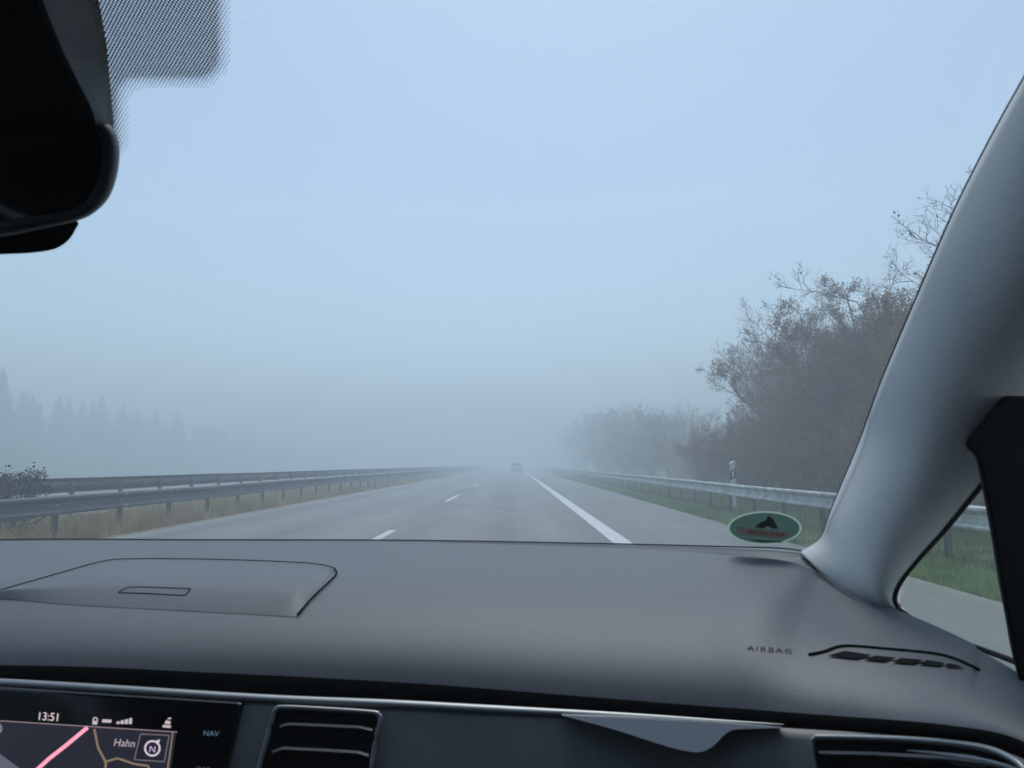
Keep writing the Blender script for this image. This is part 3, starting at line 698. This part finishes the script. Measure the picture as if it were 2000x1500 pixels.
for lp in fr.data.loops:
    c = fr.data.vertices[lp.vertex_index].co; s_ = c.z/math.sin(R(30)); uvl.data[lp.index].uv = ((c.x+s_)*.7071, (c.x-s_)*.7071)

def decal(name, col):
    m = bpy.data.materials.new(name); m.use_nodes = True; t = m.node_tree; t.nodes.clear(); o = t.nodes.new('ShaderNodeOutputMaterial')
    a = t.nodes.new('ShaderNodeBsdfDiffuse'); c = t.nodes.new('ShaderNodeBsdfTranslucent'); mx = t.nodes.new('ShaderNodeMixShader'); mx.inputs[0].default_value = .45
    n = t.nodes.new('ShaderNodeTexNoise'); n.inputs['Scale'].default_value = 120; r_ = t.nodes.new('ShaderNodeValToRGB')
    r_.color_ramp.elements[0].color = (*[k*.8 for k in col], 1); r_.color_ramp.elements[1].color = (*col, 1); t.links.new(n.outputs[0], r_.inputs[0])
    for q in (a, c): t.links.new(r_.outputs[0], q.inputs[0])
    t.links.new(a.outputs[0], mx.inputs[1]); t.links.new(c.outputs[0], mx.inputs[2]); t.links.new(mx.outputs[0], o.inputs[0]); return m
# green oval sticker behind the glass
def st(pts, back, name, m, parent):
    b = MB(); b.poly([gl_hit(x, y, back) for x, y in pts]); return part(b, name, m, parent)
def ell(cx, cy_, rx, ry, n=48): return [(cx+rx*math.cos(2*math.pi*i/n), cy_+ry*math.sin(2*math.pi*i/n)) for i in range(n)]
b = MB(); e0, e1 = ell(1493.5, 1031, 72.5, 33), ell(1493.5, 1031.3, 67.5, 29)
b.grid([[gl_hit(x, y, .002) for x, y in e+e[:1]] for e in (e0, e1)]); sk = part(b, 'sticker', decal('sticker_border', (.50, .66, .56)), wind)
st(ell(1493.5, 1031.5, 68, 29.5), .003, 'sticker_face', decal('sticker_green', (.095, .17, .145)), wind)
b = MB()
for pl in ([(1474,1031),(1484,1021),(1495,1017),(1501,1007),(1510,1013),(1514,1021),(1520,1033),(1506,1032),(1500,1027),(1489,1032)], [(1464,1053),(1530,1058),(1524,1060),(1480,1058)]):
    b.poly([gl_hit(x, y, .0036) for x, y in pl])
part(b, 'sticker_print', mat('sticker_ink', (.05, .035, .033), .5), wind)
st([(1441,1029),(1541,1039),(1537,1052),(1438,1043)], .0042, 'sticker_label', decal('sticker_pink', (1.0, .66, .60)), wind)
b = MB(); rr = random.Random(2)
for i in range(26):
    x = 1462+i*2.7+rr.uniform(-.5, .5); y = 1036.5+(x-1462)*.10; hh = rr.uniform(2, 4.5)
    if i in (13, 14, 15, 19): continue
    b.poly([gl_hit(*k, .0048) for k in ((x, y), (x+1.6, y+.1), (x+1.6, y+hh), (x, y+hh))])
part(b, 'sticker_writing', decal('faded_red_ink', (.5, .18, .12)), wind)

# A-pillar trim on the right
A = [(1563,1078,.935),(1603,1050,.90),(1622,1000,.86),(1645,945,.82),(1680,860,.74),(1722,745,.62),(1800,560,.525),(1870,400,.47),(1940,262,.42),(2002,150,.385),(2100,-20,.345),(2200,-190,.31)]
C = [(1770,1203,.725),(1745,1178,.735),(1752,1142,.725),(1790,1092,.70),(1840,1036,.655),(1898,965,.605),(1975,868,.55),(2060,760,.50),(2150,640,.46),(2250,500,.42),(2380,320,.38),(2520,100,.34)]
Bm = [(1650,1152,.80),(1672,1120,.755),(1690,1062,.72),(1722,1000,.67),(1768,925,.61),(1822,830,.55),(1895,700,.49),(1970,575,.44),(2040,460,.40),(2110,350,.37),(2210,190,.335),(2320,0,.30)]
A_ = [P(*k) for k in cr(A, 8)]; C_ = [P(*k) for k in cr(C, 8)]; B_ = [P(*k) for k in cr(Bm, 8)]
rws = []
for a, m_, c in zip(A_, B_, C_):
    Q = 2*m_-(a+c)/2; row = [a+Vector((.006, .014, -.004))]
    for i in range(25):
        s = i/24; row.append(a*(1-s)**2+Q*2*s*(1-s)+c*s*s)
    row.append(c+Vector((.004, .012, 0))); rws.append(row)
b = MB(); b.grid(rws); pil = part(b, 'pillar_trim', M_pillar, smooth=True)
sm = pil.modifiers.new('thickness', 'SOLIDIFY'); sm.thickness = .012; sm.offset = -1
# outer body pillar behind the trim and its dark seals
b = MB(); b.tube([p+Vector((.002, .006, 0)) for p in A_[6:]], .0008, 6); part(b, 'pillar_seal', mat('grey_rubber', (.11, .12, .13), .8), pil, smooth=True)
b = MB(); sealpts = [p for p in C_[6:]][::-1]+[P(*k) for k in cr([(1756,1193,.72),(1800,1222,.69),(1880,1256,.62),(1985,1296,.53),(2080,1340,.47)], 6)]
b.tube([p+Vector((.002, .0, 0)) for p in sealpts], .0022, 8); part(b, 'window_seal', M_rubber, smooth=True)
# the same pillar on the driver's side
def mirror(o):
    m2 = o.data.copy()
    for v in m2.vertices: v.co.x = -v.co.x
    m2.flip_normals(); c = bpy.data.objects.new(o.name.split('.')[0], m2); COL.objects.link(c); c.parent = CAR
    if o.modifiers: k = c.modifiers.new('thickness', 'SOLIDIFY'); k.thickness = .012; k.offset = -1
    return c
mirror(pil)
# small side window and door
b = MB(); b.poly([p+Vector((.006, 0, 0)) for p in [P(1745,1190,.73), P(1990,1325,.53), P(2080,1370,.48), P(2080,700,.50), P(1900,955,.61), P(1750,1140,.73)]]); part(b, 'quarter_window', glass('side_glass', (.80, .87, .83), .4))
frame = [(2110,600),(2040,700),(2000,737),(1958,775),(1922,815),(1893,848),(1886,862),(1888,872),(1902,886),(1910,905),(1922,962),(1939,1052),(1955,1150),(1971,1235),(1986,1315),(2020,1420),(2200,1480),(2250,600)]
fp = [(x, y) for x, y in px(frame[:16], 4)]+[(2200, 1480), (2250, 600)]
b = MB(); front = [P(x, y, .50) for x, y in fp]; b.prism(front, (.03, .05, 0)); part(b, 'door_frame', M_blk, bevel=.004)
b = MB(); b.prism([W(.36, .62, -.165), W(.36, -1.2, -.12), W(.38, -1.2, -1.0), W(.38, .62, -1.0)], (.05, 0, 0)); part(b, 'door', M_blk, bevel=.01)
b = MB(); b.prism([W(-1.02, .62, -.165), W(-1.02, -1.2, -.12), W(-1.04, -1.2, -1.0), W(-1.04, .62, -1.0)], (-.05, 0, 0)); part(b, 'door', M_blk, bevel=.01)
b = MB(); b.grid([[W(XC+hw*s, y, .475-.03*s*s+dz) for s in np.linspace(-1, 1, 9)] for y, hw, dz in ((.22, .55, -.035), (.0, .58, 0), (-.6, .6, .02), (-1.4, .6, .0), (-2.0, .55, -.06))]); ro = part(b, 'roof_lining', mat('roof_cloth', (.06, .062, .065), .95, noise=(80, .05, 3)), smooth=True)
k = ro.modifiers.new('thickness', 'SOLIDIFY'); k.thickness = .02; k.offset = 1
b = MB(); b.box((XC-.7, -2.05, CAM.z-1.0), (XC+.7, -1.95, CAM.z+.30)); part(b, 'rear_bench', mat('seat_cloth', (.03, .03, .033), .95, noise=(60, .2, 4)), bevel=.03)
for sx, y1 in ((-1, -.45), (1, .16)):
    b = MB(); b.poly([W(XC+sx*.705, .46, -.14), W(XC+sx*.705, y1, -.13), W(XC+sx*.66, y1, .46), W(XC+sx*.66, .30, .44)]); part(b, 'front_side_window', glass('dimming_glass', (.25, .28, .28), .5))  # panes out of view, glass darkened to cut side light
    b = MB(); b.box((XC+sx*.70-.02, -2.0, CAM.z-1.0), (XC+sx*.70+.02, y1, CAM.z+.50)); part(b, 'side_light_block', M_blk, bevel=.01)  # full-height wall added out of view to block light from the side
b = MB(); b.box((XC-.7, -2.0, CAM.z-1.05), (XC+.7, 1.0, CAM.z-1.0)); part(b, 'floor_carpet', M_blk)
b = MB(); b.box((-.99, .74, CAM.z-1.0), (.42, .77, CAM.z-.195)); b.box((.355, .44, CAM.z-1.0), (.372, .74, CAM.z-.185)); part(b, 'bulkhead', M_blk)

# interior mirror with its sensor cover
cov = []
for k1, k2, k3, v in (((55,.33),(150,.37),(180,.40),-90),((84,.34),(172,.38),(193,.41),0),((115,.35),(194,.385),(207,.415),80),((148,.36),(205,.39),(214,.42),150),((176,.375),(209,.395),(219,.425),205),((186,.385),(211,.40),(222,.43),238),((188,.40),(212,.41),(221,.435),262)):
    cov.append([P(-420, v, .46), P(-300, v, k1[1]+.01), P(-60, v, k1[1]-.012), P(k1[0]-12, v, k1[1]-.002), P(k1[0], v, k1[1]), P((k1[0]+k2[0])/2, v, (k1[1]+k2[1])/2-.001), P(k2[0], v, k2[1]), P(k3[0], v, k3[1]), P(k3[0]-4, v, k3[1]+.02)])
cols = [cr([tuple(cov[j][i]) for j in range(len(cov))], 5) for i in range(9)]
rws = [[Vector(cols[i][j]) for i in range(9)] for j in range(len(cols[0]))]
b = MB(); b.grid([r[:4]+[r[4]] for r in rws]); b.grid([r[4:7] for r in rws], 1); b.grid([r[6:] for r in rws])
part(b, 'sensor_cover', [M_blk, mat('grey_cover', (.03, .036, .04), .6)], smooth=False)
OUT = [(-700,262),(-560,246),(-300,236),(0,232),(110,230),(185,231),(214,243),(230,268),(234,300),(229,342),(215,382),(190,411),(152,431),(60,452),(0,463),(-300,505),(-560,535),(-700,520),(-740,400)]
INN = [(-680,280),(-550,262),(-300,252),(0,246),(100,250),(170,256),(190,262),(199,276),(200,304),(193,340),(179,374),(158,398),(128,412),(50,424),(0,430),(-300,470),(-550,505),(-680,495),(-710,395)]
oo = px(OUT, 4, True); ii = px(INN, 4, True); n = len(oo)
def midp(k): return [((a[0]*(1-k)+c[0]*k), (a[1]*(1-k)+c[1]*k)) for a, c in zip(ii, oo)]
b = MB()
rw = [[P(x, y, .402) for x, y in ii], [P(x, y, .394) for x, y in midp(.2)], [P(x, y, .392) for x, y in midp(.55)], [P(x, y, .398) for x, y in midp(.9)], [P(x, y, .412) for x, y in oo]]
cen = P(-240, 370, .5)
rw += [[P(x*.985-6, 360+(y-360)*.97, .435) for x, y in oo], [P(-240+(x+240)*.80, 360+(y-360)*.7, .46) for x, y in oo]]
b.grid(rw, closed=True); b.poly(rw[-1]); mirr = part(b, 'rear_view_mirror', M_house, smooth=True)
b = MB(); b.poly([P(x, y, .401) for x, y in ii]); part(b, 'mirror_glass', M_dark_refl, mirr)
low_ = [(-500,500),(-200,505),(0,496),(60,493),(105,486),(132,470),(147,448),(150,432),(100,425),(-200,450),(-500,460)]
b = MB(); lp = px(low_, 4, True); b.grid([[P(x, y, .425) for x, y in lp], [P(x, y+1, .44) for x, y in lp], [P(x-3, y-3, .47) for x, y in lp]], closed=True); b.poly([P(x, y, .425) for x, y in lp]); part(b, 'lower_cover', M_blk, mirr, smooth=False)

# ------------------------------------------------------------------ fog
b = MB(); b.box((-440, -60, -2.4), (440, 660, 22)); hz = b.build('haze', []); tag(hz, kind='stuff', label='thick grey fog lying over the motorway', cat='fog')
m = bpy.data.materials.new('fog_air'); m.use_nodes = True; t = m.node_tree; t.nodes.clear(); o = t.nodes.new('ShaderNodeOutputMaterial'); pv = t.nodes.new('ShaderNodeVolumePrincipled')
pv.inputs['Color'].default_value = (.85, .94, 1.0, 1); pv.inputs['Density'].default_value = .0150; pv.inputs['Anisotropy'].default_value = .1
t.links.new(pv.outputs[0], o.inputs['Volume']); hz.data.materials.append(m)
